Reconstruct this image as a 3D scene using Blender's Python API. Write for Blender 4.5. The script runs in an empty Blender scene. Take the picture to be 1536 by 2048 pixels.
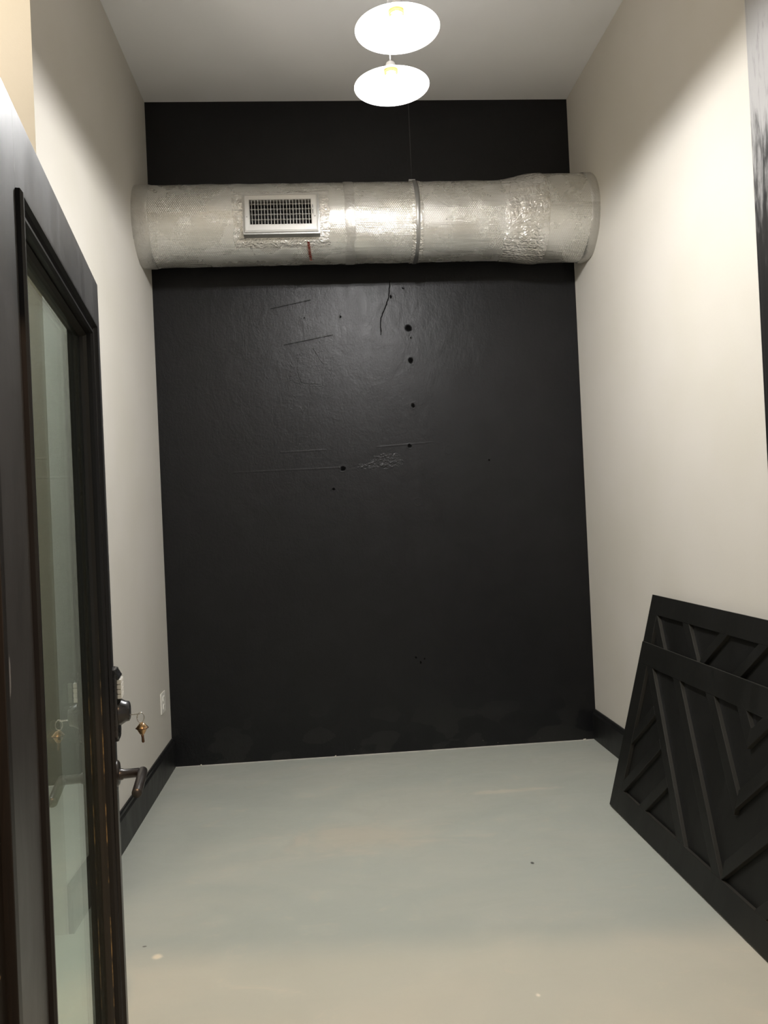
import bpy, bmesh, math, random
from mathutils import Vector, Matrix
random.seed(7)
GY = 0.024                                       # depth of the door pane behind the door's face
SC = bpy.context.scene
COL = SC.collection

# ------------------------------------------------------------------ sizes of the place (metres)
XL, XR, D, H = -1.006, 1.670, 5.034, 4.123     # left wall, right wall, far wall, ceiling height
YC = 3.03                                       # where the left wall turns its corner
CAM_H = 1.47

# ------------------------------------------------------------------ helpers
def tag(o, label=None, cat=None, group=None, kind=None):
    if label: o['label'] = label
    if cat: o['category'] = cat
    if group: o['group'] = group
    if kind: o['kind'] = kind
    return o

def empty(name, loc=(0, 0, 0), mat=None):
    o = bpy.data.objects.new(name, None)
    COL.objects.link(o)
    o.empty_display_size = 0.05
    if mat is not None: o.matrix_world = mat
    else: o.location = loc
    return o

def obj(name, bm, material, parent=None, smooth=False, loc=None):
    me = bpy.data.meshes.new(name)
    bmesh.ops.recalc_face_normals(bm, faces=bm.faces)
    bm.to_mesh(me); bm.free()
    if material: me.materials.append(material)
    if smooth:
        for p in me.polygons: p.use_smooth = True
    o = bpy.data.objects.new(name, me)
    COL.objects.link(o)
    if parent: o.parent = parent
    if loc: o.location = loc
    return o

def struct(name, bm, material, parent=None, smooth=False, label=None):
    o = obj(name, bm, material, parent, smooth)
    if parent is None: o['kind'] = 'structure'
    if label: o['label'] = label
    return o

def BM(): return bmesh.new()

def box(bm, a, b, bevel=0.0, seg=2):
    x0, y0, z0 = [min(p, q) for p, q in zip(a, b)]
    x1, y1, z1 = [max(p, q) for p, q in zip(a, b)]
    v = [bm.verts.new(p) for p in ((x0, y0, z0), (x1, y0, z0), (x1, y1, z0), (x0, y1, z0),
                                   (x0, y0, z1), (x1, y0, z1), (x1, y1, z1), (x0, y1, z1))]
    f = [bm.faces.new([v[i] for i in q]) for q in ((3, 2, 1, 0), (4, 5, 6, 7), (0, 1, 5, 4), (1, 2, 6, 5), (2, 3, 7, 6), (3, 0, 4, 7))]
    if bevel > 0:
        es = list({e for q in f for e in q.edges})
        bmesh.ops.bevel(bm, geom=es, offset=bevel, segments=seg, affect='EDGES', profile=0.6)
    return bm

def prism(bm, poly, y0, y1, bevel=0.0):
    """polygon in local x,z, extruded along y"""
    lo = [bm.verts.new((p[0], y0, p[1])) for p in poly]
    hi = [bm.verts.new((p[0], y1, p[1])) for p in poly]
    n = len(poly); fs = [bm.faces.new(lo), bm.faces.new(hi[::-1])]
    for i in range(n):
        fs.append(bm.faces.new((lo[i], hi[i], hi[(i + 1) % n], lo[(i + 1) % n])))
    bmesh.ops.recalc_face_normals(bm, faces=fs)
    if bevel > 0:
        bmesh.ops.bevel(bm, geom=list({e for e in fs[0].edges}), offset=bevel, segments=2, affect='EDGES', profile=0.6)
    return bm

def lathe(bm, prof, n=48, axis='Z', c=(0, 0, 0), cap0=False, cap1=False):
    """profile list of (r, h) turned about an axis through c"""
    rings = []
    for r, h in prof:
        ring = []
        for i in range(n):
            t = 2 * math.pi * i / n
            a, b = r * math.cos(t), r * math.sin(t)
            p = {'Z': (a, b, h), 'X': (h, a, b), 'Y': (a, h, b)}[axis]
            ring.append(bm.verts.new((p[0] + c[0], p[1] + c[1], p[2] + c[2])))
        rings.append(ring)
    for A, B in zip(rings, rings[1:]):
        for i in range(n):
            bm.faces.new((A[i], A[(i + 1) % n], B[(i + 1) % n], B[i]))
    if cap0: bm.faces.new(rings[0])
    if cap1: bm.faces.new(rings[-1])
    return bm

def tube(bm, pts, r, n=10):
    pts = [Vector(p) for p in pts]
    rings = []
    for i, p in enumerate(pts):
        d = (pts[min(i + 1, len(pts) - 1)] - pts[max(i - 1, 0)]).normalized()
        u = d.orthogonal().normalized() if i == 0 else (u - d * u.dot(d)).normalized()
        w = d.cross(u)
        rr = r[i] if isinstance(r, (list, tuple)) else r
        rings.append([bm.verts.new(p + (u * math.cos(2 * math.pi * k / n) + w * math.sin(2 * math.pi * k / n)) * rr) for k in range(n)])
    for A, B in zip(rings, rings[1:]):
        for k in range(n):
            bm.faces.new((A[k], A[(k + 1) % n], B[(k + 1) % n], B[k]))
    bm.faces.new(rings[0]); bm.faces.new(rings[-1])
    return bm

def clip(poly, a, b, c):
    """keep the part of a polygon where a*x + b*y <= c"""
    out = []
    for i in range(len(poly)):
        p, q = poly[i], poly[(i + 1) % len(poly)]
        dp, dq = a * p[0] + b * p[1] - c, a * q[0] + b * q[1] - c
        if dp <= 0: out.append(p)
        if dp * dq < 0:
            t = dp / (dp - dq)
            out.append((p[0] + t * (q[0] - p[0]), p[1] + t * (q[1] - p[1])))
    return out

# ------------------------------------------------------------------ node helpers
class NT:
    def __init__(s, name):
        s.m = bpy.data.materials.new(name); s.m.use_nodes = True
        s.t = s.m.node_tree; s.n = s.t.nodes; s.l = s.t.links
        s.bsdf = s.n['Principled BSDF']
    def node(s, typ, **kw):
        nd = s.n.new(typ)
        for k, v in kw.items(): setattr(nd, k, v)
        return nd
    def put(s, sock, v):
        if isinstance(v, bpy.types.NodeSocket): s.l.new(v, sock)
        elif v is not None: sock.default_value = v
    def math(s, op, a, b=None, c=None, clamp=False):
        nd = s.node('ShaderNodeMath', operation=op); nd.use_clamp = clamp
        for i, v in enumerate((a, b, c)): s.put(nd.inputs[i], v)
        return nd.outputs[0]
    def vm(s, op, a, b=None, scale=None):
        nd = s.node('ShaderNodeVectorMath', operation=op)
        s.put(nd.inputs[0], a)
        if b is not None: s.put(nd.inputs[1], b)
        if scale is not None: s.put(nd.inputs['Scale'], scale)
        return nd.outputs['Value'] if op in ('DOT_PRODUCT', 'LENGTH', 'DISTANCE') else nd.outputs[0]
    def coord(s, kind='Object'):
        return s.node('ShaderNodeTexCoord').outputs[kind]
    def noise(s, vec, scale, detail=4, rough=0.55, dist=0.0):
        nd = s.node('ShaderNodeTexNoise')
        s.put(nd.inputs['Vector'], vec); nd.inputs['Scale'].default_value = scale
        nd.inputs['Detail'].default_value = detail; nd.inputs['Roughness'].default_value = rough
        nd.inputs['Distortion'].default_value = dist
        return nd.outputs['Fac']
    def ramp(s, fac, lo, hi, a=0.0, b=1.0, smooth=True):
        nd = s.node('ShaderNodeMapRange'); nd.interpolation_type = 'SMOOTHSTEP' if smooth else 'LINEAR'
        s.put(nd.inputs['Value'], fac)
        for k, v in (('From Min', lo), ('From Max', hi), ('To Min', a), ('To Max', b)): nd.inputs[k].default_value = v
        return nd.outputs[0]
    def mix(s, fac, a, b):
        nd = s.node('ShaderNodeMix', data_type='RGBA')
        s.put(nd.inputs[0], fac)
        s.put(nd.inputs[6], a if not isinstance(a, tuple) else (*a[:3], 1)); s.put(nd.inputs[7], b if not isinstance(b, tuple) else (*b[:3], 1))
        return nd.outputs[2]
    def bump(s, height, strength=0.3, dist=0.01, normal=None):
        nd = s.node('ShaderNodeBump')
        s.put(nd.inputs['Height'], height)
        nd.inputs['Strength'].default_value = strength; nd.inputs['Distance'].default_value = dist
        if normal is not None: s.l.new(normal, nd.inputs['Normal'])
        return nd.outputs[0]
    def set(s, **kw):
        names = dict(color='Base Color', rough='Roughness', metal='Metallic', spec='Specular IOR Level', normal='Normal',
                     ecol='Emission Color', estr='Emission Strength', coat='Coat Weight', coatr='Coat Roughness')
        for k, v in kw.items():
            if isinstance(v, tuple) and len(v) == 3: v = (*v, 1)
            s.put(s.bsdf.inputs[names[k]], v)
        return s.m

def srgb(r, g, b):
    f = lambda c: (c / 255 / 12.92) if c / 255 <= 0.04045 else ((c / 255 + 0.055) / 1.055) ** 2.4
    return (f(r), f(g), f(b))

# ------------------------------------------------------------------ materials
def mat_wall_paint():
    t = NT('greige_wall_paint'); p = t.coord()
    n1 = t.noise(p, 1.3, 3); n2 = t.noise(p, 140, 3, 0.6)
    col = t.mix(t.ramp(n1, 0.35, 0.7), srgb(194, 190, 182), srgb(190, 186, 176))
    return t.set(color=col, rough=0.62, spec=0.3, normal=t.bump(n2, 0.12, 0.002))

def mat_ceiling():
    t = NT('ceiling_paint'); p = t.coord()
    n1 = t.noise(p, 0.9, 3); n2 = t.noise(p, 90, 3)
    col = t.mix(t.ramp(n1, 0.35, 0.7), srgb(238, 239, 241), srgb(234, 235, 236))
    return t.set(color=col, rough=0.8, spec=0.2, normal=t.bump(n2, 0.1, 0.002))

def mat_floor():
    t = NT('painted_concrete'); p = t.coord()
    flat = t.vm('MULTIPLY', p, (1.0, 1.8, 1.0))
    big = t.noise(flat, 1.1, 5, 0.6, 0.6); mid = t.noise(flat, 4.0, 5, 0.65, 0.8); fine = t.noise(p, 60, 4, 0.6)
    col = t.mix(t.ramp(big, 0.42, 0.66), srgb(158, 161, 152), srgb(163, 164, 154))
    col = t.mix(t.ramp(mid, 0.56, 0.74, 0, 0.40), col, srgb(178, 172, 158))
    col = t.mix(t.ramp(fine, 0.62, 0.85, 0, 0.18), col, srgb(140, 140, 130))
    # old stains: a pale scuff by the door, a long rubbed patch near the panels, a dark speck
    def spot(c, sx, sy, r0, r1, k=1.0, jag=0.02):
        q = t.vm('SUBTRACT', p, (c[0], c[1], 0)); q = t.vm('MULTIPLY', q, (1 / sx, 1 / sy, 0))
        d = t.math('ADD', t.vm('LENGTH', q), t.math('MULTIPLY', t.math('SUBTRACT', mid, 0.5), jag))
        return t.ramp(d, r0, r1, k, 0.0)
    col = t.mix(spot((-0.644, 2.822), 0.020, 0.022, 0.3, 1.2, 0.8, 3.5), col, srgb(214, 203, 180))
    col = t.mix(spot((-0.704, 2.897), 0.010, 0.006, 0.5, 1.0, 0.8), col, srgb(70, 68, 60))
    col = t.mix(spot((0.80, 3.319), 0.009, 0.014, 0.5, 1.1, 0.9), col, srgb(60, 60, 56))
    col = t.mix(spot((0.90, 4.20), 0.24, 0.028, 0.2, 1.3, 0.32, 3.2), col, srgb(200, 188, 166))
    col = t.mix(spot((0.10, 3.72), 0.42, 0.20, 0.2, 1.3, 0.28, 2.6), col, srgb(188, 172, 150))
    col = t.mix(spot((0.581, 2.413), 0.011, 0.014, 0.3, 1.1, 0.7, 2.5), col, srgb(215, 210, 195))
    # bare, unpainted rim along the far wall
    sep = t.node('ShaderNodeSeparateXYZ'); t.l.new(p, sep.inputs[0])
    edge = t.math('ADD', sep.outputs[1], t.math('MULTIPLY', t.math('SUBTRACT', t.noise(p, 16, 4), 0.5), 0.05))
    col = t.mix(t.ramp(edge, D - 0.030, D - 0.012, 0, 0.7), col, srgb(205, 200, 190))
    rough = t.ramp(mid, 0.3, 0.75, 0.36, 0.52)
    return t.set(color=col, rough=rough, spec=0.42, normal=t.bump(t.math('ADD', t.math('MULTIPLY', fine, 0.25), t.math('MULTIPLY', mid, 1.0)), 0.10, 0.004))

def mat_black_wall():
    """old masonry under semi-gloss black paint: lumps, trowel marks, holes, cracks, a patch of broken plaster"""
    t = NT('black_wall_paint'); p = t.coord()
    jag = t.node('ShaderNodeTexNoise'); t.l.new(p, jag.inputs['Vector']); jag.inputs['Scale'].default_value = 45; jag.inputs['Detail'].default_value = 3
    off = t.vm('SCALE', t.vm('SUBTRACT', jag.outputs['Color'], (0.5, 0.5, 0.5)), scale=0.016)
    pj = t.vm('MULTIPLY', t.vm('ADD', p, off), (1, 0, 1))
    hole = None
    for x, z, rx, rz in ((0.578, 2.672, 0.027, 0.026), (0.582, 2.465, 0.019, 0.022), (0.585, 2.178, 0.015, 0.018), (0.551, 1.924, 0.016, 0.014),
                         (0.124, 1.797, 0.021, 0.020), (0.060, 1.670, 0.014, 0.011), (0.475, 2.875, 0.007, 0.012), (0.590, 2.61, 0.006, 0.006),
                         (0.150, 2.755, 0.007, 0.009), (-0.075, 2.755, 0.005, 0.005), (0.555, 2.925, 0.008, 0.005), (1.055, 1.815, 0.007, 0.008),
                         (0.53, 0.585, 0.008, 0.008), (0.56, 0.555, 0.008, 0.012), (0.585, 0.575, 0.006, 0.008)):
        q = t.vm('MULTIPLY', t.vm('SUBTRACT', pj, (x, 0, z)), (1 / rx, 0, 1 / rz))
        d = t.vm('LENGTH', q)
        hole = d if hole is None else t.math('MINIMUM', hole, d)
    hole_m = t.ramp(hole, 0.55, 1.0, 1.0, 0.0)
    rim_m = t.ramp(hole, 1.0, 1.7, 1.0, 0.0)
    def seglist(pts, vec):
        out = None
        for (a, b) in pts:
            a3, b3 = Vector((a[0], 0, a[1])), Vector((b[0], 0, b[1])); ba = b3 - a3
            pa = t.vm('SUBTRACT', vec, tuple(a3))
            h = t.math('MULTIPLY', t.vm('DOT_PRODUCT', pa, tuple(ba)), 1 / ba.length_squared, clamp=True)
            d = t.vm('LENGTH', t.vm('SUBTRACT', pa, t.vm('SCALE', tuple(ba), scale=h)))
            out = d if out is None else t.math('MINIMUM', out, d)
        return out
    crack = seglist([((0.474, 2.975), (0.462, 2.87)), ((0.462, 2.87), (0.424, 2.775)), ((0.424, 2.775), (0.405, 2.745)), ((0.405, 2.745), (0.400, 2.635)),
                     ], pj)
    fine_crack = seglist([((-0.13, 2.50), (-0.140, 2.42)), ((-0.14, 2.42), (-0.115, 2.345)), ((-0.115, 2.345), (0.02, 2.325)),
                     ((-0.03, 2.555), (0.00, 2.50)), ((0.00, 2.50), (0.025, 2.46))], pj)
    crack_m = t.math('MAXIMUM', t.ramp(crack, 0.001, 0.0042, 1.0, 0.0), t.ramp(fine_crack, 0.0, 0.0035, 0.45, 0.0))
    ph = t.vm('MULTIPLY', p, (1, 0, 1))
    groove = seglist([((-0.285, 2.815), (-0.035, 2.865)), ((-0.21, 2.585), (0.095, 2.640))], ph)
    groove_m = t.math('MULTIPLY', t.ramp(groove, 0.001, 0.0042, 1.0, 0.0), t.ramp(t.noise(p, 28, 3, 0.7), 0.30, 0.55, 0.25, 1.0))
    ridge = seglist([((0.345, 1.925), (0.69, 1.942)), ((-0.55, 1.80), (0.10, 1.805)), ((1.305, 1.86), (1.31, 1.73)), ((-0.26, 1.915), (0.02, 1.92))], ph)
    ridge_m = t.ramp(ridge, 0.001, 0.008, 1.0, 0.0)
    # broken plaster patch and filled rings
    def blob(c, rx, rz, jagk, vec=pj):
        q = t.vm('MULTIPLY', t.vm('SUBTRACT', vec, (c[0], 0, c[1])), (1 / rx, 0, 1 / rz))
        return t.math('ADD', t.vm('LENGTH', q), t.math('MULTIPLY', t.math('SUBTRACT', t.noise(p, 22, 4, 0.7), 0.5), jagk))
    patch = t.math('MINIMUM', blob((0.40, 1.835), 0.11, 0.052, 1.1), blob((0.28, 1.808), 0.075, 0.020, 0.9))
    patch_m = t.ramp(patch, 0.85, 1.0, 1.0, 0.0)
    old = t.ramp(blob((-0.04, 2.43), 0.14, 0.12, 1.4), 0.92, 1.0, 1.0, 0.0)
    ring = t.math('MINIMUM', t.math('ABSOLUTE', t.math('SUBTRACT', blob((0.80, 1.892), 0.024, 0.026, 0.5), 1.0)),
                  t.math('ABSOLUTE', t.math('SUBTRACT', blob((0.588, 1.568), 0.026, 0.026, 0.5), 1.0)))
    ring_m = t.ramp(ring, 0.05, 0.25, 1.0, 0.0)
    # general lumpiness of brushed paint on plaster
    strok = t.noise(t.vm('MULTIPLY', p, (2.2, 1, 0.8)), 9, 5, 0.6, 1.2)
    lump = t.noise(p, 5.5, 5, 0.55, 0.8); grain = t.noise(p, 75, 4, 0.65); broad = t.noise(p, 1.6, 3, 0.5)
    veins = t.ramp(t.math('ABSOLUTE', t.math('SUBTRACT', t.noise(t.vm('MULTIPLY', p, (1.4, 1, 0.5)), 3.4, 4, 0.6, 1.5), 0.5)), 0.0, 0.02, 1.0, 0.0)
    h = t.math('MULTIPLY', lump, 0.9)
    for m, k in ((strok, 0.30), (grain, 0.32), (broad, 0.8), (veins, 0.05), (hole_m, -0.9), (rim_m, 0.14), (crack_m, -0.35), (groove_m, -0.22), (ridge_m, 0.16),
                 (patch_m, -1.2), (old, -0.05), (t.math('MULTIPLY', old, t.noise(p, 48, 4, 0.7)), 0.45), (ring_m, 0.12)):
        h = t.math('ADD', h, t.math('MULTIPLY', m, k))
    rubble = t.math('MULTIPLY', patch_m, t.noise(p, 55, 3, 0.6))
    h = t.math('ADD', h, t.math('MULTIPLY', rubble, 2.6))
    base = t.mix(t.ramp(lump, 0.4, 0.7), (0.0036, 0.0037, 0.0046), (0.0050, 0.0051, 0.0060))
    # worn grey smears low on the wall
    sep = t.node('ShaderNodeSeparateXYZ'); t.l.new(p, sep.inputs[0])
    low = t.ramp(sep.outputs[2], 0.05, 0.42, 1.0, 0.0)
    sm = t.math('MULTIPLY', t.ramp(t.noise(t.vm('MULTIPLY', p, (1, 1, 1.8)), 3.6, 3, 0.4), 0.54, 0.56), low)
    base = t.mix(t.math('MULTIPLY', sm, 0.55), base, (0.015, 0.015, 0.014))
    flake = t.math('MULTIPLY', t.ramp(t.noise(p, 38, 2, 0.5), 0.735, 0.75), t.ramp(sep.outputs[2], 0.0, 0.05, 1.0, 0.0))
    base = t.mix(flake, base, srgb(160, 150, 135))
    dark = t.math('MAXIMUM', hole_m, t.math('MULTIPLY', crack_m, 0.8))
    dark = t.math('MAXIMUM', dark, t.math('MULTIPLY', groove_m, 0.55))
    base = t.mix(dark, base, (0.003, 0.003, 0.003))
    rough = t.math('ADD', t.ramp(strok, 0.3, 0.7, 0.40, 0.46), t.math('MULTIPLY', dark, 0.5))
    spec = t.math('MULTIPLY', t.math('SUBTRACT', 1.0, dark), 0.32)
    return t.set(color=base, rough=rough, spec=spec, normal=t.bump(h, 0.34, 0.010))

def mat_black_paint(name, rough=0.4, base=(0.012, 0.012, 0.012), scuff=0.0, grain=60, spec=0.5, bumps=0.08):
    t = NT(name); p = t.coord()
    n = t.noise(t.vm('MULTIPLY', p, (1, 1, 0.25)), grain, 4, 0.6); n2 = t.noise(t.vm('MULTIPLY', p, (1, 1, 0.35)), 7, 4, 0.6, 0.8)
    col = base
    if scuff:
        col = t.mix(t.ramp(n2, 0.62, 0.80, 0, scuff), base, (0.16, 0.16, 0.165))
        streak = t.noise(t.vm('MULTIPLY', p, (9, 9, 1.6)), 6, 2, 0.5)
        col = t.mix(t.ramp(streak, 0.735, 0.76, 0, scuff), col, (0.45, 0.45, 0.44))
    return t.set(color=col, rough=t.ramp(n2, 0.3, 0.7, rough - 0.04, rough + 0.06), spec=spec, normal=t.bump(n, bumps, 0.002))

def mat_plain(name, color, rough=0.5, metal=0.0, spec=0.5, bump=0.0, scale=80):
    t = NT(name)
    kw = dict(color=color, rough=rough, metal=metal, spec=spec)
    n = t.noise(t.coord(), scale, 3)
    kw['rough'] = t.ramp(n, 0.3, 0.7, max(0.02, rough - 0.04), rough + 0.04)
    if bump: kw['normal'] = t.bump(n, bump, 0.002)
    return t.set(**kw)

def mat_foil(name, tape=False, crumple=0.0):
    """foil faced bubble wrap: UV is unrolled metres (along, around)"""
    t = NT(name); uv = t.node('ShaderNodeUVMap', uv_map='unrolled').outputs[0]
    sep = t.node('ShaderNodeSeparateXYZ'); t.l.new(uv, sep.inputs[0]); u, v = sep.outputs[0], sep.outputs[1]
    wr = t.noise(t.vm('MULTIPLY', uv, (1.3, 16, 1)), 3.2, 4, 0.6, 0.3)         # long wrinkles running along the pipe
    blot = t.noise(uv, 5.0, 4, 0.6, 0.6)
    if tape:
        cr = t.noise(uv, 30 if crumple else 38, 3 if crumple else 4, 0.5, 1.6)
        h = t.math('ADD', t.math('MULTIPLY', cr, 1.0), t.math('MULTIPLY', wr, 0.8))
        col = t.mix(t.ramp(blot, 0.35, 0.7), (0.50, 0.49, 0.46) if not crumple else (0.70, 0.68, 0.63), (0.62, 0.61, 0.58) if not crumple else (0.80, 0.79, 0.76))
        return t.set(color=col, metal=0.75, rough=t.ramp(blot, 0.3, 0.7, 0.16, 0.28) if crumple else t.ramp(blot, 0.3, 0.7, 0.30, 0.42), normal=t.bump(h, 0.30 + crumple, 0.012))
    k = 2 * math.pi / 0.0110
    a = t.math('SINE', t.math('MULTIPLY', t.math('ADD', u, t.math('MULTIPLY', v, 0.577)), k))
    b = t.math('SINE', t.math('MULTIPLY', t.math('SUBTRACT', u, t.math('MULTIPLY', v, 0.577)), k))
    c = t.math('SINE', t.math('MULTIPLY', v, k * 1.1547))
    bub = t.math('ADD', t.math('ADD', a, b), c)
    bub = t.math('MULTIPLY', t.ramp(bub, -1.5, 2.6), t.ramp(t.noise(uv, 3.0, 3, 0.5), 0.36, 0.62, 0.12, 1.0))
    h = t.math('ADD', t.math('MULTIPLY', bub, 0.55), t.math('MULTIPLY', wr, 0.9))
    h = t.math('ADD', h, t.math('MULTIPLY', t.noise(uv, 26, 3, 0.6, 1.0), 0.10 + crumple))
    col = t.mix(t.ramp(blot, 0.35, 0.72), (0.70, 0.69, 0.64), (0.80, 0.79, 0.76))
    col = t.mix(t.math('MULTIPLY', t.ramp(bub, 0.5, 0.1), 0.20), col, (0.40, 0.39, 0.36))
    return t.set(color=col, metal=0.7, rough=t.ramp(blot, 0.3, 0.7, 0.21, 0.32), normal=t.bump(h, 0.45, 0.008))

def mat_red_strip():
    t = NT('printed_red_strip'); uv = t.coord()
    n = t.noise(t.vm('MULTIPLY', uv, (0.4, 1, 1)), 130, 2, 0.5)
    col = t.mix(t.ramp(n, 0.5, 0.58), srgb(150, 66, 56), srgb(196, 164, 150))
    return t.set(color=col, rough=0.45)

def mat_glass():
    """thin clear pane: mirror by Fresnel, the rest passes through with a faint green tint"""
    t = NT('clear_door_glass'); n = t.n; n.remove(t.bsdf)
    lw = t.node('ShaderNodeLayerWeight'); lw.inputs['Blend'].default_value = 0.5
    fr = t.math('MULTIPLY_ADD', t.math('POWER', lw.outputs['Facing'], 4.2), 0.957, 0.043)      # Schlick, the same from both sides
    gl = t.node('ShaderNodeBsdfGlossy'); gl.inputs['Roughness'].default_value = 0.015; gl.inputs['Color'].default_value = (0.93, 1.0, 0.97, 1)
    tr = t.node('ShaderNodeBsdfTransparent'); tr.inputs['Color'].default_value = (0.86, 0.91, 0.87, 1)
    mx = t.node('ShaderNodeMixShader')
    t.l.new(fr, mx.inputs[0]); t.l.new(tr.outputs[0], mx.inputs[1]); t.l.new(gl.outputs[0], mx.inputs[2])
    t.l.new(mx.outputs[0], n['Material Output'].inputs['Surface'])
    return t.m

def mat_light(name, color, strength):
    t = NT(name); return t.set(color=(0.9, 0.9, 0.9), rough=0.4, ecol=color, estr=strength)

def mat_jamb():
    t = NT('dark_brown_stained_wood'); p = t.coord()
    g = t.noise(t.vm('MULTIPLY', p, (14, 14, 0.9)), 7, 4, 0.6, 0.6)
    col = t.mix(t.ramp(g, 0.3, 0.75), (0.0042, 0.0032, 0.0024), (0.0085, 0.0062, 0.0044))
    s = t.noise(t.vm('MULTIPLY', p, (1, 1, 2.2)), 13, 2, 0.5)
    col = t.mix(t.ramp(s, 0.735, 0.76, 0, 0.8), col, srgb(150, 125, 95))
    return t.set(color=col, rough=0.45, spec=0.3, normal=t.bump(g, 0.12, 0.002))

def mat_bead():
    """dark bead whose front arris is worn down to varnished wood"""
    t = NT('worn_glazing_bead'); p = t.coord(); sep = t.node('ShaderNodeSeparateXYZ'); t.l.new(p, sep.inputs[0])
    front = t.ramp(sep.outputs[1], GY - 0.0112, GY - 0.0104, 1.0, 0.0)
    n = t.noise(t.vm('MULTIPLY', p, (1, 1, 2.5)), 9, 3, 0.6)
    low = t.ramp(sep.outputs[2], 1.30, 1.10, 0.0, 1.0)
    col = t.mix(t.math('MULTIPLY', t.math('MULTIPLY', front, low), t.ramp(n, 0.44, 0.66)), (0.010, 0.0085, 0.006), (0.17, 0.12, 0.05))
    return t.set(color=col, rough=0.34, spec=0.4)

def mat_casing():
    """patchily brushed black board; lamp sheen painted in as grey towards the top"""
    t = NT('patchy_black_trim_painted_sheen'); p = t.coord(); sep = t.node('ShaderNodeSeparateXYZ'); t.l.new(p, sep.inputs[0])
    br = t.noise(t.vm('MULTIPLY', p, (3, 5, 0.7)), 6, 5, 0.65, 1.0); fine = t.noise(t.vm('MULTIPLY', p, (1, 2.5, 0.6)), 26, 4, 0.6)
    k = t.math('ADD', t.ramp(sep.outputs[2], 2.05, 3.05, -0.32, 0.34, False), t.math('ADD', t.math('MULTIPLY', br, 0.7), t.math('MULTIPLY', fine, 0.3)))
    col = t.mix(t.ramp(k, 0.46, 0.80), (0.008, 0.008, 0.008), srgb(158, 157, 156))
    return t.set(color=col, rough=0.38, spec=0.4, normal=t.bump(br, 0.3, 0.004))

M = dict(
    wall=mat_wall_paint(), ceil=mat_ceiling(), floor=mat_floor(), black_wall=mat_black_wall(),
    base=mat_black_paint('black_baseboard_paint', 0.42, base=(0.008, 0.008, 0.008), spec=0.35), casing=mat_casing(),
    door=mat_black_paint('satin_black_door_paint', 0.40, base=(0.017, 0.0165, 0.017), scuff=0.30, spec=0.75),
    mould=mat_black_paint('black_moulding_paint', 0.34, base=(0.005, 0.0045, 0.0045), spec=0.35),
    panel=mat_black_paint('black_panel_paint', 0.50, base=(0.0048, 0.0048, 0.0042), grain=90, spec=0.28),
    edge=mat_black_paint('board_edge_painted_highlight', 0.42, base=(0.030, 0.028, 0.023), grain=40, spec=0.35),  # edge and arris: lit-edge highlights put into a paler base colour
    arris=mat_black_paint('board_arris_painted_highlight', 0.42, base=(0.13, 0.12, 0.10), grain=40, spec=0.4),
    batten=mat_black_paint('black_batten_paint', 0.46, base=(0.0062, 0.0062, 0.0054), grain=90, spec=0.30),
    jamb=mat_jamb(), glass=mat_glass(),
    bead=mat_bead(),
    foil=mat_foil('foil_bubble_insulation'), tape=mat_foil('foil_tape', True, 0.0), crumple=mat_foil('crumpled_foil_tape', True, 0.55),
    cloth_tape=mat_plain('dusty_duct_tape', srgb(168, 163, 152), 0.48, 0.25, 0.4, 0.5, 40),
    strap=mat_plain('galvanised_strap', (0.36, 0.36, 0.35), 0.42, 0.9), wire=mat_plain('black_hanger_wire', (0.02, 0.02, 0.022), 0.5),
    red=mat_red_strip(),
    grille=mat_plain('aluminium_grille', srgb(196, 195, 192), 0.42, 0.35, 0.5, 0.05), galv=mat_plain('galvanised_collar', (0.42, 0.42, 0.41), 0.45, 0.8, 0.5, 0.1, 25),
    void=mat_plain('duct_shade_black', (0.012, 0.012, 0.012), 0.8),
    enamel=mat_plain('white_enamel', (0.86, 0.86, 0.85), 0.3), shade_out=mat_light('added_shade_glow', (1.0, 0.97, 0.95, 1), 6.5), cup=mat_plain('white_lamp_cup', (0.75, 0.75, 0.74), 0.35),  # shade_out glow is added: it lifts the ceiling and whitens the bulb bodies
    bulb=mat_light('glowing_bulb', (1.0, 0.99, 0.98, 1), 1.0), brass=mat_plain('yellow_brass', (0.72, 0.48, 0.14), 0.28, 1.0),
    cord=mat_plain('white_lamp_cord', (0.6, 0.6, 0.6), 0.6),
    white_plastic=mat_plain('white_plastic', srgb(232, 229, 220), 0.35), slot=mat_plain('socket_slot', (0.02, 0.02, 0.02), 0.6),
    lock=mat_plain('black_lock_metal', (0.014, 0.014, 0.015), 0.30, 0.0, 0.6, 0.05), lever=mat_plain('oil_rubbed_lever_metal', (0.018, 0.0165, 0.016), 0.32, 0.25, 0.5),
    steel=mat_plain('bright_steel', (0.62, 0.60, 0.56), 0.25, 1.0), key_brass=mat_plain('worn_brass', (0.40, 0.27, 0.15), 0.28, 1.0), key_dark=mat_plain('dark_bronze', (0.12, 0.07, 0.045), 0.35, 0.9),
    chip=mat_plain('pale_paint_chip', srgb(214, 206, 190), 0.7),
)
BULB_STRENGTH = 1430.0
M['bulb'].node_tree.nodes['Principled BSDF'].inputs['Emission Strength'].default_value = BULB_STRENGTH

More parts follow.
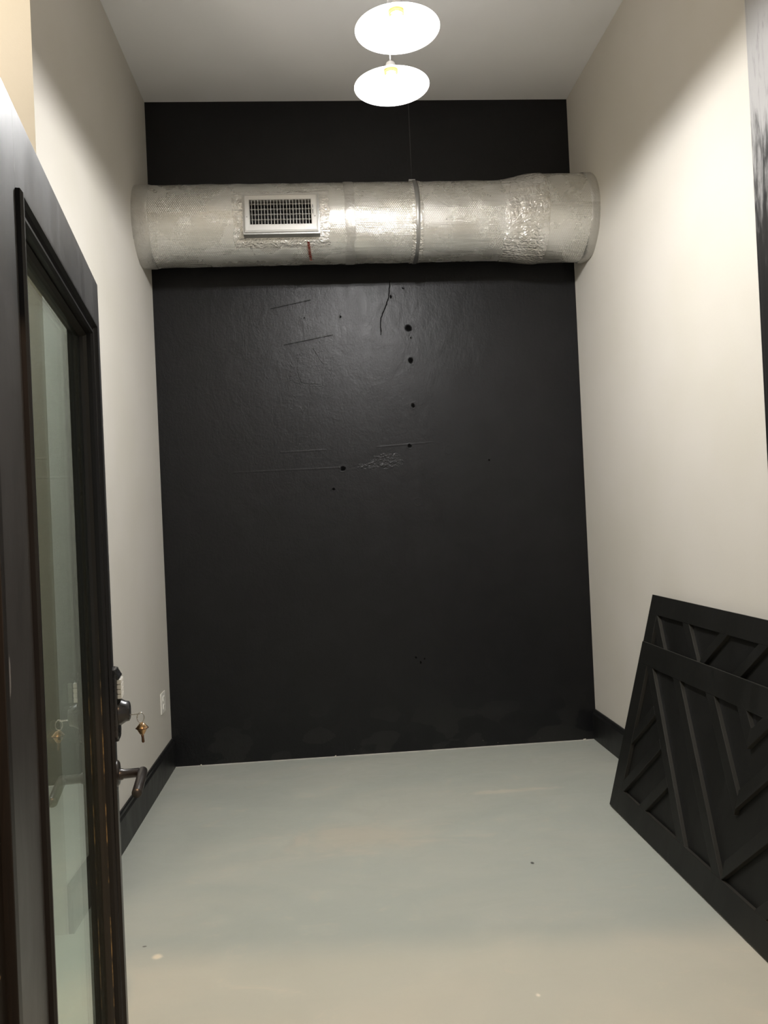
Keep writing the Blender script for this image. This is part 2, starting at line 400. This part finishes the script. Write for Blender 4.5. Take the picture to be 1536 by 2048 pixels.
# ------------------------------------------------------------------ the room
b = BM(); box(b, (-2.3, -3.0, -0.12), (3.2, D + 0.15, 0.0)); struct('floor', b, M['floor'])
b = BM(); box(b, (-2.3, 0.55, H), (2.2, D + 0.15, H + 0.12)); struct('ceiling', b, M['ceil'])
b = BM(); box(b, (XL - 0.12, D, 0), (XR + 0.12, D + 0.15, H)); struct('wall_back', b, M['black_wall'])
b = BM()
prism2 = [(XL, D), (XL, YC), (-2.10, YC), (-2.10, YC + 0.12), (XL - 0.12, YC + 0.12), (XL - 0.12, D)]
lo = [b.verts.new((x, y, 0)) for x, y in prism2]; hi = [b.verts.new((x, y, H)) for x, y in prism2]
b.faces.new(lo[::-1]); b.faces.new(hi)
for i in range(6): b.faces.new((lo[i], lo[(i + 1) % 6], hi[(i + 1) % 6], hi[i]))
struct('wall_left', b, M['wall'])
b = BM(); box(b, (-2.22, 0.60, 0), (-2.10, YC + 0.12, H)); struct('wall_left_front', b, M['wall'])
b = BM(); box(b, (XR, 0.45, 0), (XR + 0.12, D, H)); struct('wall_right', b, M['wall'])

# front wall with the doorway the photograph is taken through; it stands 3.7 degrees off square
HX, HY = -0.337, 0.850                       # hinge line of the door
FR = Matrix.Translation((HX, HY, 0)) @ Matrix.Rotation(math.radians(-3.7), 4, 'Z')
def fbox(bm, a, c, bevel=0.0):
    n0 = len(bm.verts); box(bm, a, c, bevel); bm.verts.ensure_lookup_table()
    for v in bm.verts[n0:]: v.co = FR @ v.co
b = BM(); OPEN_W = 1.80
fbox(b, (-1.80, -0.16, 0), (-0.045, -0.01, H)); fbox(b, (-0.045, -0.16, 2.07), (OPEN_W + 0.035, -0.01, H)); fbox(b, (OPEN_W + 0.035, -0.16, 0), (2.05, -0.01, H))
struct('wall_front', b, M['wall'])
b = BM(); fbox(b, (-0.045, -0.175, 0), (-0.010, 0.004, 2.07), 0.003); fbox(b, (-0.010, -0.175, 2.035), (OPEN_W, 0.004, 2.07), 0.003); fbox(b, (OPEN_W, -0.175, 0), (OPEN_W + 0.035, 0.004, 2.07), 0.003)
fbox(b, (-0.125, -0.195, 0), (-0.045, -0.16, 2.15), 0.004); fbox(b, (-0.010, -0.100, 0), (0.002, -0.055, 2.035), 0.002)
struct('trim_1', b, M['jamb'], label='dark brown door jamb and head')
# black casing board on the right wall
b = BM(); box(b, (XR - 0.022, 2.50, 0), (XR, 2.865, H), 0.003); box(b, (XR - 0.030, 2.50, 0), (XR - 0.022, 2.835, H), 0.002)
struct('trim_2', b, M['casing'], label='tall scuffed black casing board with painted-on sheen')

# baseboards: plain board with a stepped, rounded top
def baseboard(name, x, s, y0, y1, h):
    pr = [(0, 0), (0.019, 0), (0.019, h - 0.030), (0.016, h - 0.022), (0.013, h - 0.018), (0.012, h - 0.006), (0.007, h), (0, h)]
    bm = BM(); A = [bm.verts.new((x + s * a, y0, z)) for a, z in pr]; B = [bm.verts.new((x + s * a, y1, z)) for a, z in pr]
    bm.faces.new(A); bm.faces.new(B[::-1])
    for i in range(len(pr)): bm.faces.new((A[i], A[(i + 1) % len(pr)], B[(i + 1) % len(pr)], B[i]))
    return struct(name, bm, M['base'])
baseboard('baseboard_left', XL, 1, YC, D, 0.178)
baseboard('baseboard_right', XR, -1, 2.87, D, 0.192)

# ------------------------------------------------------------------ open door on the left
A = math.radians(8.1)
# local axes: x along the leaf from hinge to latch, y out of the face we see, z up
ex = Vector((-math.sin(A), math.cos(A), 0)); ey = Vector((math.cos(A), math.sin(A), 0))
ez = Vector((0, 0, 1))
# right-handed frame: x = along leaf, y = -face normal
DM = Matrix(((ex.x, -ey.x, 0, HX), (ex.y, -ey.y, 0, HY), (0, 0, 1, 0), (0, 0, 0, 1)))
door = empty('door_1', mat=DM); door['kind'] = 'structure'; door['label'] = 'black glazed door standing open at the left'
W, TOP, TH = 0.910, 2.000, 0.045
SL, SR, RT, RB = 0.150, 0.822, 1.893, 0.24      # hinge stile edge, latch stile edge, top rail edge, bottom rail edge
Z0 = 0.012
b = BM(); box(b, (0.020, 0, Z0), (SL, TH, TOP), 0.002); obj('hinge_stile', b, M['door'], door)
b = BM(); box(b, (SR, 0, Z0), (W, TH, TOP), 0.002); obj('latch_stile', b, M['door'], door)
b = BM(); box(b, (SL, 0.0004, RT), (SR, TH, TOP), 0.001); obj('top_rail', b, M['door'], door)
b = BM(); box(b, (SL, 0.0004, Z0), (SR, TH, RB), 0.001); obj('bottom_rail', b, M['door'], door)
GY = 0.024                                       # depth of the pane behind the face
# moulding: swept frame, stepped profile (distance in from opening edge, height off face)
def frame_sweep(bm, x0, x1, z0, z1, prof):
    loops = []
    for inn, y in prof:
        loops.append([bm.verts.new(p) for p in ((x0 + inn, y, z0 + inn), (x1 - inn, y, z0 + inn), (x1 - inn, y, z1 - inn), (x0 + inn, y, z1 - inn))])
    n = len(loops)
    for k in range(n):
        P, Q = loops[k], loops[(k + 1) % n]
        for i in range(4): bm.faces.new((P[i], P[(i + 1) % 4], Q[(i + 1) % 4], Q[i]))
    return bm
b = BM()
frame_sweep(b, SL, SR, RB, RT, [(0.0, 0.0), (0.0, -0.005), (0.004, -0.008), (0.008, -0.008), (0.010, -0.002), (0.017, 0.003), (0.019, -0.001), (0.023, -0.001), (0.025, 0.004), (0.026, GY), (0.0, GY)])
obj('glazing_moulding', b, M['mould'], door)
b = BM(); frame_sweep(b, SL + 0.0262, SR - 0.0262, RB + 0.0262, RT - 0.0262, [(0, GY - 0.010), (0.002, GY - 0.0125), (0.006, GY - 0.006), (0.007, GY), (0, GY)])
obj('glazing_bead', b, M['bead'], door)
b = BM(); box(b, (SL, GY, RB), (SR, GY + 0.005, RT)); obj('glass_pane', b, M['glass'], door)
b = BM(); frame_sweep(b, SL, SR, RB, RT, [(0, GY + 0.005), (0.022, GY + 0.005), (0.022, GY + 0.012), (0.014, TH + 0.005), (0, TH + 0.005)]); obj('rear_moulding', b, M['mould'], door)
b = BM(); box(b, (0.004, -0.001, Z0), (0.0198, TH, TOP), 0.001); obj('hinge_edge', b, M['jamb'], door)
for hz in (0.25, 1.78):
    b = BM(); tube(b, [(0.003, -0.004, hz - 0.045), (0.003, -0.004, hz + 0.045)], 0.006, 12); obj('hinge', b, M['lever'], door, True)

# lever handle: rose, neck, lever turned towards the hinge
LX = 0.853
hd = obj('door_handle', lathe(BM(), [(0.0, -0.010), (0.022, -0.010), (0.026, -0.007), (0.027, 0.0)], 32, 'Y', (LX, 0, 0.970)), M['lever'], door, True)
b = BM(); lathe(b, [(0.012, -0.008), (0.0115, -0.016), (0.0095, -0.018), (0.0095, -0.048), (0.0, -0.048)], 24, 'Y', (LX, 0, 0.967)); obj('neck', b, M['lever'], hd, True)
b = BM(); tube(b, [(LX + 0.009, -0.054, 0.967), (LX + 0.007, -0.055, 0.967), (LX - 0.03, -0.055, 0.965), (LX - 0.112, -0.053, 0.960), (LX - 0.115, -0.053, 0.960)], [0.006, 0.0095, 0.0098, 0.0098, 0.0088], 24)
obj('lever', b, M['lever'], hd, True)
# keypad lock above
lk = obj('keypad_lock', prism(BM(), [(LX - 0.030, 1.052), (LX - 0.020, 1.040), (LX + 0.020, 1.040), (LX + 0.030, 1.052), (LX + 0.030, 1.172), (LX + 0.020, 1.186), (LX - 0.020, 1.186), (LX - 0.030, 1.172)], -0.014, 0.0, 0.003), M['lock'], door)
b = BM(); vs = [(-0.012, 1.167), (-0.020, 1.169), (-0.011, 1.185), (-0.004, 1.187), (-0.004, 1.167)]
lo = [b.verts.new((LX - 0.026, y, z)) for y, z in vs]; hi = [b.verts.new((LX + 0.026, y, z)) for y, z in vs]
b.faces.new(lo); b.faces.new(hi[::-1])
for i in range(5): b.faces.new((lo[i], lo[(i + 1) % 5], hi[(i + 1) % 5], hi[i]))
obj('lock_cap', b, M['lock'], lk)
for hz in (1.131, 1.141, 1.151, 1.161):
    for dx in (-0.011, 0.011):
        b = BM(); box(b, (LX + dx - 0.010, -0.0225, hz - 0.0046), (LX + dx + 0.010, -0.014, hz + 0.0044), 0.0012); obj('button', b, M['white_plastic'], lk)
b = BM(); lathe(b, [(0.027, -0.012), (0.027, -0.018), (0.0215, -0.027), (0.020, -0.034), (0.016, -0.036), (0.0, -0.036)], 32, 'Y', (LX, 0, 1.096)); obj('lock_cylinder', b, M['lock'], lk, True)

# keys hanging from the lock (a thing of its own)
KM = DM @ Matrix.Translation((LX, -0.0365, 1.088))
keys = empty('key_bunch', mat=KM); tag(keys, 'small brass keys hanging from the keypad lock on the open door', 'keys')
b = BM(); box(b, (-0.0012, -0.018, -0.0012), (0.0012, 0.004, 0.0014), 0.0004); obj('key_blade', b, M['steel'], keys)
b = BM(); tube(b, [(0, -0.0195 + 0.007 * math.cos(a), -0.008 + 0.0105 * math.sin(a)) for a in [2 * math.pi * i / 20 for i in range(21)]], 0.0010, 8); obj('key_ring', b, M['steel'], keys, True)
b = BM(); lathe(b, [(0.0015, -0.0185), (0.006, -0.021), (0.0115, -0.0275), (0.0125, -0.0295), (0.0105, -0.0320), (0.0065, -0.0395), (0.0035, -0.0440)], 20, 'Z', (0, -0.0215, 0), True, True); obj('key_fob', b, M['key_brass'], keys, True)
b = BM(); tube(b, [(0, -0.0215, -0.043), (0.001, -0.022, -0.050), (0.0015, -0.0225, -0.0585), (0.0015, -0.0225, -0.0605)], [0.0032, 0.0026, 0.0031, 0.0020], 10); obj('fob_tip', b, M['key_dark'], keys, True)
b = BM(); lathe(b, [(0.0118, -0.0283), (0.0133, -0.0292), (0.0133, -0.0302), (0.0115, -0.0311)], 20, 'Z', (0, -0.0215, 0)); obj('fob_band', b, M['key_dark'], keys, True)

# ------------------------------------------------------------------ insulated duct under the ceiling
def duct_tube(name, prof, material, parent, n=96, wob=0.0, seed=1, hole=None):
    """prof: (x, radius, centre y, centre z); UV 'unrolled' in metres"""
    rnd = random.Random(seed); bm = BM(); uvl = bm.loops.layers.uv.new('unrolled'); rings = []
    ph = [(rnd.uniform(0, 6.28), rnd.uniform(0, 6.28), rnd.uniform(0.4, 1.0)) for _ in range(8)]
    for x, r, cy, cz in prof:
        ring = []
        for i in range(n):
            a = 2 * math.pi * i / n
            dr = wob * sum(k * math.sin(q * (j + 2) * 1.0 + a * (j + 2) + x * (7 + 5 * j)) for j, (q, _, k) in enumerate(ph)) / 4
            ring.append(bm.verts.new((x, cy - (r + dr) * math.cos(a), cz + (r + dr) * math.sin(a))))
        rings.append(ring)
    for k in range(len(rings) - 1):
        for i in range(n):
            if hole and hole[0] < prof[k][0] and prof[k + 1][0] < hole[1] and math.cos(2 * math.pi * i / n) > 0.3 and all(hole[2] < rings[k][j % n].co.z < hole[3] for j in (i, i + 1)): continue
            f = bm.faces.new((rings[k][i], rings[k + 1][i], rings[k + 1][(i + 1) % n], rings[k][(i + 1) % n]))
            R = 0.24 * 2 * math.pi / n
            for lp, (uu, vv) in zip(f.loops, ((prof[k][0], i), (prof[k + 1][0], i), (prof[k + 1][0], i + 1), (prof[k][0], i + 1))):
                lp[uvl].uv = (uu, vv * R)
    return obj(name, bm, material, parent, True)
CY, CZ, R1, R2 = 4.762, 3.240, 0.2295, 0.2560
def axis_at(x):                                  # radius and centre along the run: widens near the right wall
    t = min(1, max(0, (x - 1.10) / 0.27)); t = t * t * (3 - 2 * t)
    return (x, R1 + (R2 - R1) * t, CY + 0.006 * t, CZ + 0.010 * t)
duct = empty('air_duct', (0, 0, 0)); tag(duct, 'round foil wrapped air duct crossing the black wall beneath the ceiling', 'duct')
xs = [XL] + [XL + 0.02 + i * 0.03 for i in range(89)]; xs = [x for x in xs if x < XR - 0.001] + [XR]
duct_tube('insulation_wrap', [axis_at(x) for x in xs], M['foil'], duct, 128, 0.0022, 3, (-0.380, 0.034, 3.105, 3.321))
def band(name, x0, x1, material, off=0.003, wob=0.0, seed=2, n=96, steps=6):
    pr = []
    for i in range(steps + 1):
        x = x0 + (x1 - x0) * i / steps; _, r, cy, cz = axis_at(x)
        pr.append((x, r + (off if 0 < i < steps else off * 0.35), cy, cz))
    return duct_tube(name, pr, material, duct, n, wob, seed)
band('wall_tape', XL, XL + 0.088, M['tape'], 0.0045, 0.003, 5)
band('foil_seam_tape', 0.188, 0.246, M['tape'], 0.0025, 0.0022, 6)
band('foil_seam_tape', 1.115, 1.215, M['crumple'], 0.0034, 0.003, 7)
band('crumpled_joint_tape', 1.200, 1.375, M['crumple'], 0.0055, 0.0045, 8, 128, 10)
band('wall_tape', XR - 0.052, XR, M['tape'], 0.0045, 0.005, 9)
band('joint_tape', 0.575, 0.640, M['crumple'], 0.0034, 0.003, 11)
band('hanger_strap', 0.594, 0.622, M['strap'], 0.0075, 0.0, 10, 96, 4)
b = BM(); box(b, (0.588, CY - 0.012, CZ + R1 + 0.004), (0.628, CY + 0.012, CZ + R1 + 0.03), 0.003); obj('strap_clip', b, M['strap'], duct)
b = BM(); tube(b, [(0.608, CY, CZ + R1 + 0.02), (0.608, CY, H)], 0.0022, 8); obj('hanger_wire', b, M['wire'], duct, True)
# small printed strip wrapped low on the front of the duct
bm = BM(); rows = []
for i in range(9):
    a = math.radians(-43 - 34 * i / 8); rr = R1 + 0.0095
    rows.append([bm.verts.new((x + 0.010 * i / 8, CY - rr * math.cos(a), CZ + rr * math.sin(a))) for x in (-0.034, -0.020)])
for P, Q in zip(rows, rows[1:]): bm.faces.new((P[0], P[1], Q[1], Q[0]))
bmesh.ops.solidify(bm, geom=list(bm.faces), thickness=0.001)
obj('printed_strip', bm, M['red'], duct, True)
# taped apron round the grille collar
def sheet(name, x0, x1, a0, a1, material, off, seed, wob=0.003):
    rnd = random.Random(seed); bm = BM(); uvl = bm.loops.layers.uv.new('unrolled'); nx, na = 14, 14; g = []
    for i in range(nx + 1):
        row = []
        for j in range(na + 1):
            u, v = i / nx, j / na
            x = x0 + (x1 - x0) * u + (rnd.uniform(-0.006, 0.006) if i in (0, nx) else 0)
            a = math.radians(a0 + (a1 - a0) * v + (rnd.uniform(-1.2, 1.2) if j in (0, na) else 0))
            rr = R1 + (off + rnd.uniform(-wob, wob) * 0.5 if 0 < i < nx and 0 < j < na else 0.0012)
            row.append(bm.verts.new((x, CY - rr * math.cos(a), CZ + rr * math.sin(a))))
        g.append(row)
    for i in range(nx):
        for j in range(na):
            c = (g[i][j].co + g[i + 1][j + 1].co) / 2
            if -0.365 < c.x < 0.02 and 3.12 < c.z < 3.31: continue
            f = bm.faces.new((g[i][j], g[i + 1][j], g[i + 1][j + 1], g[i][j + 1]))
            for lp, v in zip(f.loops, f.verts): lp[uvl].uv = (v.co.x, math.atan2(v.co.z - CZ, CY - v.co.y) * R1)
    return obj(name, bm, material, duct, True)
sheet('grille_apron', -0.445, 0.098, -52, 32, M['crumple'], 0.0055, 4)

# ------------------------------------------------------------------ air grille on the duct
VY = 4.502                                        # front face
VX0, VX1, VZ0, VZ1 = -0.379, 0.033, 3.108, 3.318
SX0, SX1, SZ0, SZ1 = -0.347, -0.004, 3.152, 3.289
vent = empty('air_grille', (0, 0, 0)); tag(vent, 'rectangular aluminium grille on the front of the foil duct', 'grille')
b = BM(); e = 0.009
for a, c in (((VX0 - e, VY + 0.012, VZ0 - e), (VX0 + 0.012, VY + 0.115, VZ1 + e)), ((VX1 - 0.012, VY + 0.012, VZ0 - e), (VX1 + e, VY + 0.115, VZ1 + e)),
             ((VX0 + 0.012, VY + 0.012, VZ0 - e), (VX1 - 0.012, VY + 0.115, VZ0 + 0.010)), ((VX0 + 0.012, VY + 0.012, VZ1 - 0.010), (VX1 - 0.012, VY + 0.115, VZ1 + e))): box(b, a, c)
obj('collar', b, M['galv'], vent)
def flange(bm, x0, x1, z0, z1, ix0, ix1, iz0, iz1, prof):
    loops = []
    for t, y in prof:
        L = lambda p, q: p + (q - p) * t
        loops.append([bm.verts.new(c) for c in ((L(x0, ix0), y, L(z0, iz0)), (L(x1, ix1), y, L(z0, iz0)), (L(x1, ix1), y, L(z1, iz1)), (L(x0, ix0), y, L(z1, iz1)))])
    for k in range(len(loops)):
        P, Q = loops[k], loops[(k + 1) % len(loops)]
        for i in range(4): bm.faces.new((P[i], P[(i + 1) % 4], Q[(i + 1) % 4], Q[i]))
b = BM(); flange(b, VX0, VX1, VZ0, VZ1, SX0, SX1, SZ0, SZ1, [(0, VY + 0.012), (0, VY + 0.003), (0.10, VY), (0.16, VY + 0.0015), (0.22, VY - 0.0015), (0.92, VY), (1.0, VY + 0.004), (1.0, VY + 0.045), (0.9, VY + 0.045), (0.9, VY + 0.012)])
obj('grille_frame', b, M['grille'], vent)
b = BM(); box(b, (SX0, VY + 0.085, SZ0), (SX1, VY + 0.088, SZ1)); obj('dark_duct_backplate', b, M['void'], vent)  # near-black plate stands in for the shade inside the duct
nf = 19
for i in range(nf):
    x = SX0 + 0.012 + (SX1 - SX0 - 0.024) * i / (nf - 1)
    b = BM(); box(b, (x - 0.0011, VY + 0.006, SZ0 - 0.001), (x + 0.0011, VY + 0.020, SZ1 + 0.001)); obj('louvre', b, M['grille'], vent)
for i in range(5):
    z = SZ0 + 0.006 + (SZ1 - SZ0 - 0.02) * i / 4
    b = BM(); box(b, (SX0 - 0.001, VY + 0.026, z - 0.0013), (SX1 + 0.001, VY + 0.041, z + 0.0013)); obj('rear_louvre', b, M['grille'], vent)
b = BM(); box(b, (SX1 + 0.0085, VY - 0.0025, SZ0 + 0.055), (SX1 + 0.0115, VY + 0.004, SZ0 + 0.105)); obj('lever_slot', b, M['slot'], vent)
b = BM(); box(b, (SX1 + 0.0065, VY - 0.013, SZ0 + 0.074), (SX1 + 0.0135, VY + 0.003, SZ0 + 0.083), 0.0015); obj('damper_lever', b, M['grille'], vent)
for x in (VX0 + 0.016, VX1 - 0.016):
    b = BM(); lathe(b, [(0.0, -0.004), (0.003, -0.0032), (0.004, 0.0), (0.004, 0.003)], 14, 'Y', (x, VY, (VZ0 + VZ1) / 2 - 0.02)); obj('screw', b, M['strap'], vent, True)

# ------------------------------------------------------------------ two pendant lamps
LAMP_H = 3.300
def lamp(x, y, label):
    rim = 0.155
    root = empty('pendant_lamp', mat=Matrix.Translation((x, y, LAMP_H)) @ Matrix.Rotation(math.radians(-0.95), 4, 'Y'))
    tag(root, label, 'lamp', 'white pendant lamps over the room')
    dome = [(rim, 0.0), (rim * 0.93, 0.0065), (rim * 0.75, 0.0225), (rim * 0.52, 0.042), (0.055, 0.056), (0.034, 0.067), (0.030, 0.072)]
    b = BM(); lathe(b, [(r - 0.0015, z - 0.0008) for r, z in dome], 64); obj('shade_lining', b, M['enamel'], root, True)
    outer = [(r + 0.0012, z + 0.0016) for r, z in dome]
    b = BM(); lathe(b, [(rim - 0.0015, -0.0006), (rim + 0.003, -0.002), (rim + 0.0045, 0.0005)] + outer[1:], 64); obj('lamp_shade', b, M['shade_out'], root, True)
    b = BM(); lathe(b, [(0.0285, 0.074), (0.0285, 0.058), (0.0270, 0.055), (0.0235, 0.055), (0.0230, 0.074)], 32); obj('socket_ring', b, M['brass'], root, True)
    b = BM(); lathe(b, [(0.031, 0.070), (0.031, 0.078), (0.024, 0.084), (0.018, 0.100), (0.010, 0.106), (0.004, 0.108)], 32, 'Z', (0, 0, 0), False, True); obj('socket_cup', b, M['cup'], root, True)
    b = BM(); lathe(b, [(0.0440, 0.018), (0.0340, 0.033), (0.0220, 0.048), (0.0165, 0.056), (0.0165, 0.062)], 32); obj('bulb_body', b, M['shade_out'], root, True)
    b = BM(); lathe(b, [(0.0, -0.006), (0.014, -0.0048), (0.027, -0.0005), (0.037, 0.0065), (0.0430, 0.0140), (0.0440, 0.0180), (0.041, 0.0205)], 40); obj('bulb', b, M['bulb'], root, True)
    b = BM(); tube(b, [(0, 0, 0.105), ((H - LAMP_H) * math.sin(math.radians(0.95)) * 0.5, 0, (H - LAMP_H) * 0.5), ((H - LAMP_H - 0.02) * math.sin(math.radians(0.95)), 0, H - LAMP_H - 0.02)], 0.0030, 10); obj('cord', b, M['cord'], root, True)
    b = BM(); lathe(b, [(0.055, -0.004), (0.053, -0.016), (0.040, -0.022), (0.0, -0.024)], 32, 'Z', ((H - LAMP_H) * math.sin(math.radians(0.95)), 0, H - LAMP_H)); obj('ceiling_rose', b, M['cup'], root, True)
    return root
lamp(0.350, 2.965, 'glowing white pendant lamp nearer the doorway, touching the top of the photo')
lamp(0.362, 3.360, 'glowing white pendant lamp nearer the black wall, the lower one in the photo')

# ------------------------------------------------------------------ wall outlet
out = empty('wall_outlet', (XL, 4.812, 0.448)); tag(out, 'white double socket outlet low on the left wall by the black wall', 'outlet')
b = BM(); box(b, (0, -0.058, -0.060), (0.006, 0.058, 0.060), 0.002); obj('cover_plate', b, M['white_plastic'], out)
for dz in (-0.024, 0.024):
    b = BM(); box(b, (0.004, -0.017, dz - 0.0145), (0.0105, 0.017, dz + 0.0145), 0.003); so = obj('socket', b, M['white_plastic'], out)
    b = BM(); box(b, (0.0100, -0.0085, dz - 0.003), (0.0110, -0.0062, dz + 0.006)); box(b, (0.0100, 0.0062, dz - 0.003), (0.0110, 0.0085, dz + 0.006)); box(b, (0.0100, -0.0022, dz - 0.0105), (0.0110, 0.0022, dz - 0.0065)); obj('socket_slot', b, M['slot'], so)
b = BM(); lathe(b, [(0.0033, 0.0055), (0.0030, 0.0072), (0.0, 0.0075)], 14, 'X'); obj('screw', b, M['steel'], out, True)

# ------------------------------------------------------------------ leaning batten panels
def edge_mat(o):
    """edges and arrises of the strips carry painted highlights in a paler colour"""
    if o.name.startswith('backing'): return
    o.data.materials.append(M['edge']); o.data.materials.append(M['arris'])
    for f in o.data.polygons:
        if abs(f.normal.y) < 0.3: f.material_index = 1
        elif abs(f.normal.y) < 0.93: f.material_index = 2
def panel(name, label, x_bot, x_top, h_top, y0, length, Lp, rail, strips, seed):
    """plane through (x_bot, 0) and (x_top, h_top); local x runs towards the doorway, z up the board, -y is the front"""
    dz = Vector((x_top - x_bot, 0, h_top)).normalized(); dx = Vector((0, -1, 0)); dy = dz.cross(dx)
    lift = 0.030 * abs(dy.z) + 0.001
    m = Matrix(((dx.x, dy.x, dz.x, x_bot), (dx.y, dy.y, dz.y, y0), (dx.z, dy.z, dz.z, lift), (0, 0, 0, 1)))
    root = empty(name, mat=m); tag(root, label, 'panel')
    ft = 0.019
    b = BM(); box(b, (0.003, ft, 0.003), (length - 0.003, ft + 0.011, Lp - 0.003)); obj('backing_board', b, M['panel'], root)
    b = BM(); box(b, (0, 0, 0), (length, ft, rail), 0.002); obj('bottom_rail', b, M['batten'], root)
    b = BM(); box(b, (0, 0, Lp - rail), (length, ft, Lp), 0.002); obj('top_rail', b, M['batten'], root)
    b = BM(); box(b, (0, 0.0003, rail), (rail, ft, Lp - rail), 0.0015); obj('stile', b, M['batten'], root)
    b = BM(); box(b, (length - rail, 0.0003, rail), (length, ft, Lp - rail), 0.0015); obj('stile', b, M['batten'], root)
    for ch in root.children:
        edge_mat(ch)
    for sgn, e, w, cl in strips:
        # sgn +1: strip falls to the right (u+v between e-w and e); -1: strip rises to the right (v-u between e and e+w)
        poly = [(rail, rail), (length - rail, rail), (length - rail, Lp - rail), (rail, Lp - rail)]
        if sgn > 0: cuts = [(1, 1, e), (-1, -1, -(e - w))]
        else: cuts = [(-1, 1, e + w), (1, -1, -e)]
        for c in cuts + list(cl): poly = clip(poly, *c)
        if len(poly) >= 3:
            b = BM(); prism(b, poly, 0.0012, ft, 0.0022); edge_mat(obj('batten', b, M['batten'], root))
    return root
w = 0.070
ax = 1.076; Lf = 2 * ax; left_of = (1, 0, ax); right_of = (-1, 0, -ax)
CS = [0.886, 1.180, 1.490, 1.740]
KR = [-1.265, -0.970, -0.712, -0.488]
KL = [0.225, -0.020, -0.280]
strips = [(1, c, w, [left_of]) for c in CS] + [(-1, k, w, [right_of]) for k in KR]
strips += [(-1, k, w, [(1, 1, CS[0] - w)]) for k in KL]
strips += [(1, Lf + k + w, w, [(-1, -1, -(Lf + k)), (-1, 1, KR[0])]) for k in KL]
panel('batten_panel', 'shorter black chevron batten panel leaning in front of the other panel', 1.338, 1.545, 0.794, 3.888, Lf, 0.822, 0.106, strips, 1)
axb = 0.612
strips = [(1, c, 0.064, [(1, 0, axb)]) for c in (1.055, 1.400)] + [(-1, k, 0.064, [(-1, 0, -axb)]) for k in (0.160, -0.140, -0.46)]
strips += [(-1, k, 0.064, [(1, 1, 1.055 - 0.064)]) for k in (0.02, -0.28)]
strips += [(-1, k, 0.064, [(-1, 0, -axb)]) for k in (-0.78, -1.10, -1.42, -1.74)]
panel('batten_panel', 'taller black chevron batten panel leaning on the right wall behind the other panel', 1.374, 1.637, 1.020, 3.956, 2.15, 1.050, 0.095, strips, 2)

# ------------------------------------------------------------------ paint chips along the foot of the black wall
for i, (x, y, s, rz) in enumerate(((1.585, D - 0.020, 0.012, 0.4), (-0.005, D - 0.022, 0.010, 1.2), (-0.83, D - 0.025, 0.010, 2.0))):
    b = BM(); prism(b, [(-s, 0), (-0.3 * s, -0.5 * s), (0.9 * s, -0.2 * s), (0.5 * s, 0.6 * s), (-0.4 * s, 0.5 * s)], 0, 0.003)
    o = obj('paint_chip', b, M['chip'])
    o.matrix_world = Matrix.Translation((x, y, 0.001 if False else 0.0062)) @ Matrix.Rotation(rz, 4, 'Z') @ Matrix.Rotation(math.radians(62), 4, 'X')
    tag(o, ['tiny pale paint chip at the foot of the black wall by the right baseboard', 'tiny pale paint chip at the foot of the black wall near its middle', 'tiny pale paint chip at the foot of the black wall by the left baseboard'][i], 'paint chip', 'paint chips along the black wall')

# ------------------------------------------------------------------ light from the rooms around
def point(name, loc, watts, color, r):
    l = bpy.data.lights.new(name, 'POINT'); l.energy = watts; l.color = color; l.shadow_soft_size = r
    o = bpy.data.objects.new(name, l); o.location = loc; COL.objects.link(o); return o
point('hallway_lamp', (0.45, -1.0, 3.60), 380, (1.0, 0.63, 0.37), 0.06)      # ceiling lamp of the hall behind the photographer
point('side_lamp', (-1.50, 2.15, 3.55), 31, (1.0, 0.86, 0.68), 0.08)          # lamp in the recess round the left corner
wd = bpy.data.worlds.new('hall_ambient'); SC.world = wd; wd.use_nodes = True
wd.node_tree.nodes['Background'].inputs[0].default_value = (1.0, 0.95, 0.89, 1); wd.node_tree.nodes['Background'].inputs[1].default_value = 0.32

# ------------------------------------------------------------------ camera
yaw, pitch, roll, fpx = 0.0733, 0.0086, -0.0454, 1600.0
cy_, sy_, cp_, sp_ = math.cos(yaw), math.sin(yaw), math.cos(pitch), math.sin(pitch)
fwd = Vector((sy_ * cp_, cy_ * cp_, sp_)); right = Vector((cy_, -sy_, 0)); up = right.cross(fwd)
rr = right * math.cos(roll) + up * math.sin(roll); uu = up * math.cos(roll) - right * math.sin(roll)
cam = bpy.data.cameras.new('camera'); co = bpy.data.objects.new('camera', cam); COL.objects.link(co)
co.matrix_world = Matrix(((rr.x, uu.x, -fwd.x, 0), (rr.y, uu.y, -fwd.y, 0), (rr.z, uu.z, -fwd.z, CAM_H), (0, 0, 0, 1)))
cam.sensor_fit = 'HORIZONTAL'; cam.sensor_width = 36.0; cam.lens = 36.0 * fpx / 1536.0; cam.clip_start = 0.02; cam.clip_end = 60
SC.camera = co
vs = SC.view_settings
vs.view_transform = 'Standard'; vs.look = 'None'; vs.gamma = 1.0; vs.use_curve_mapping = False; vs.exposure = 0.44
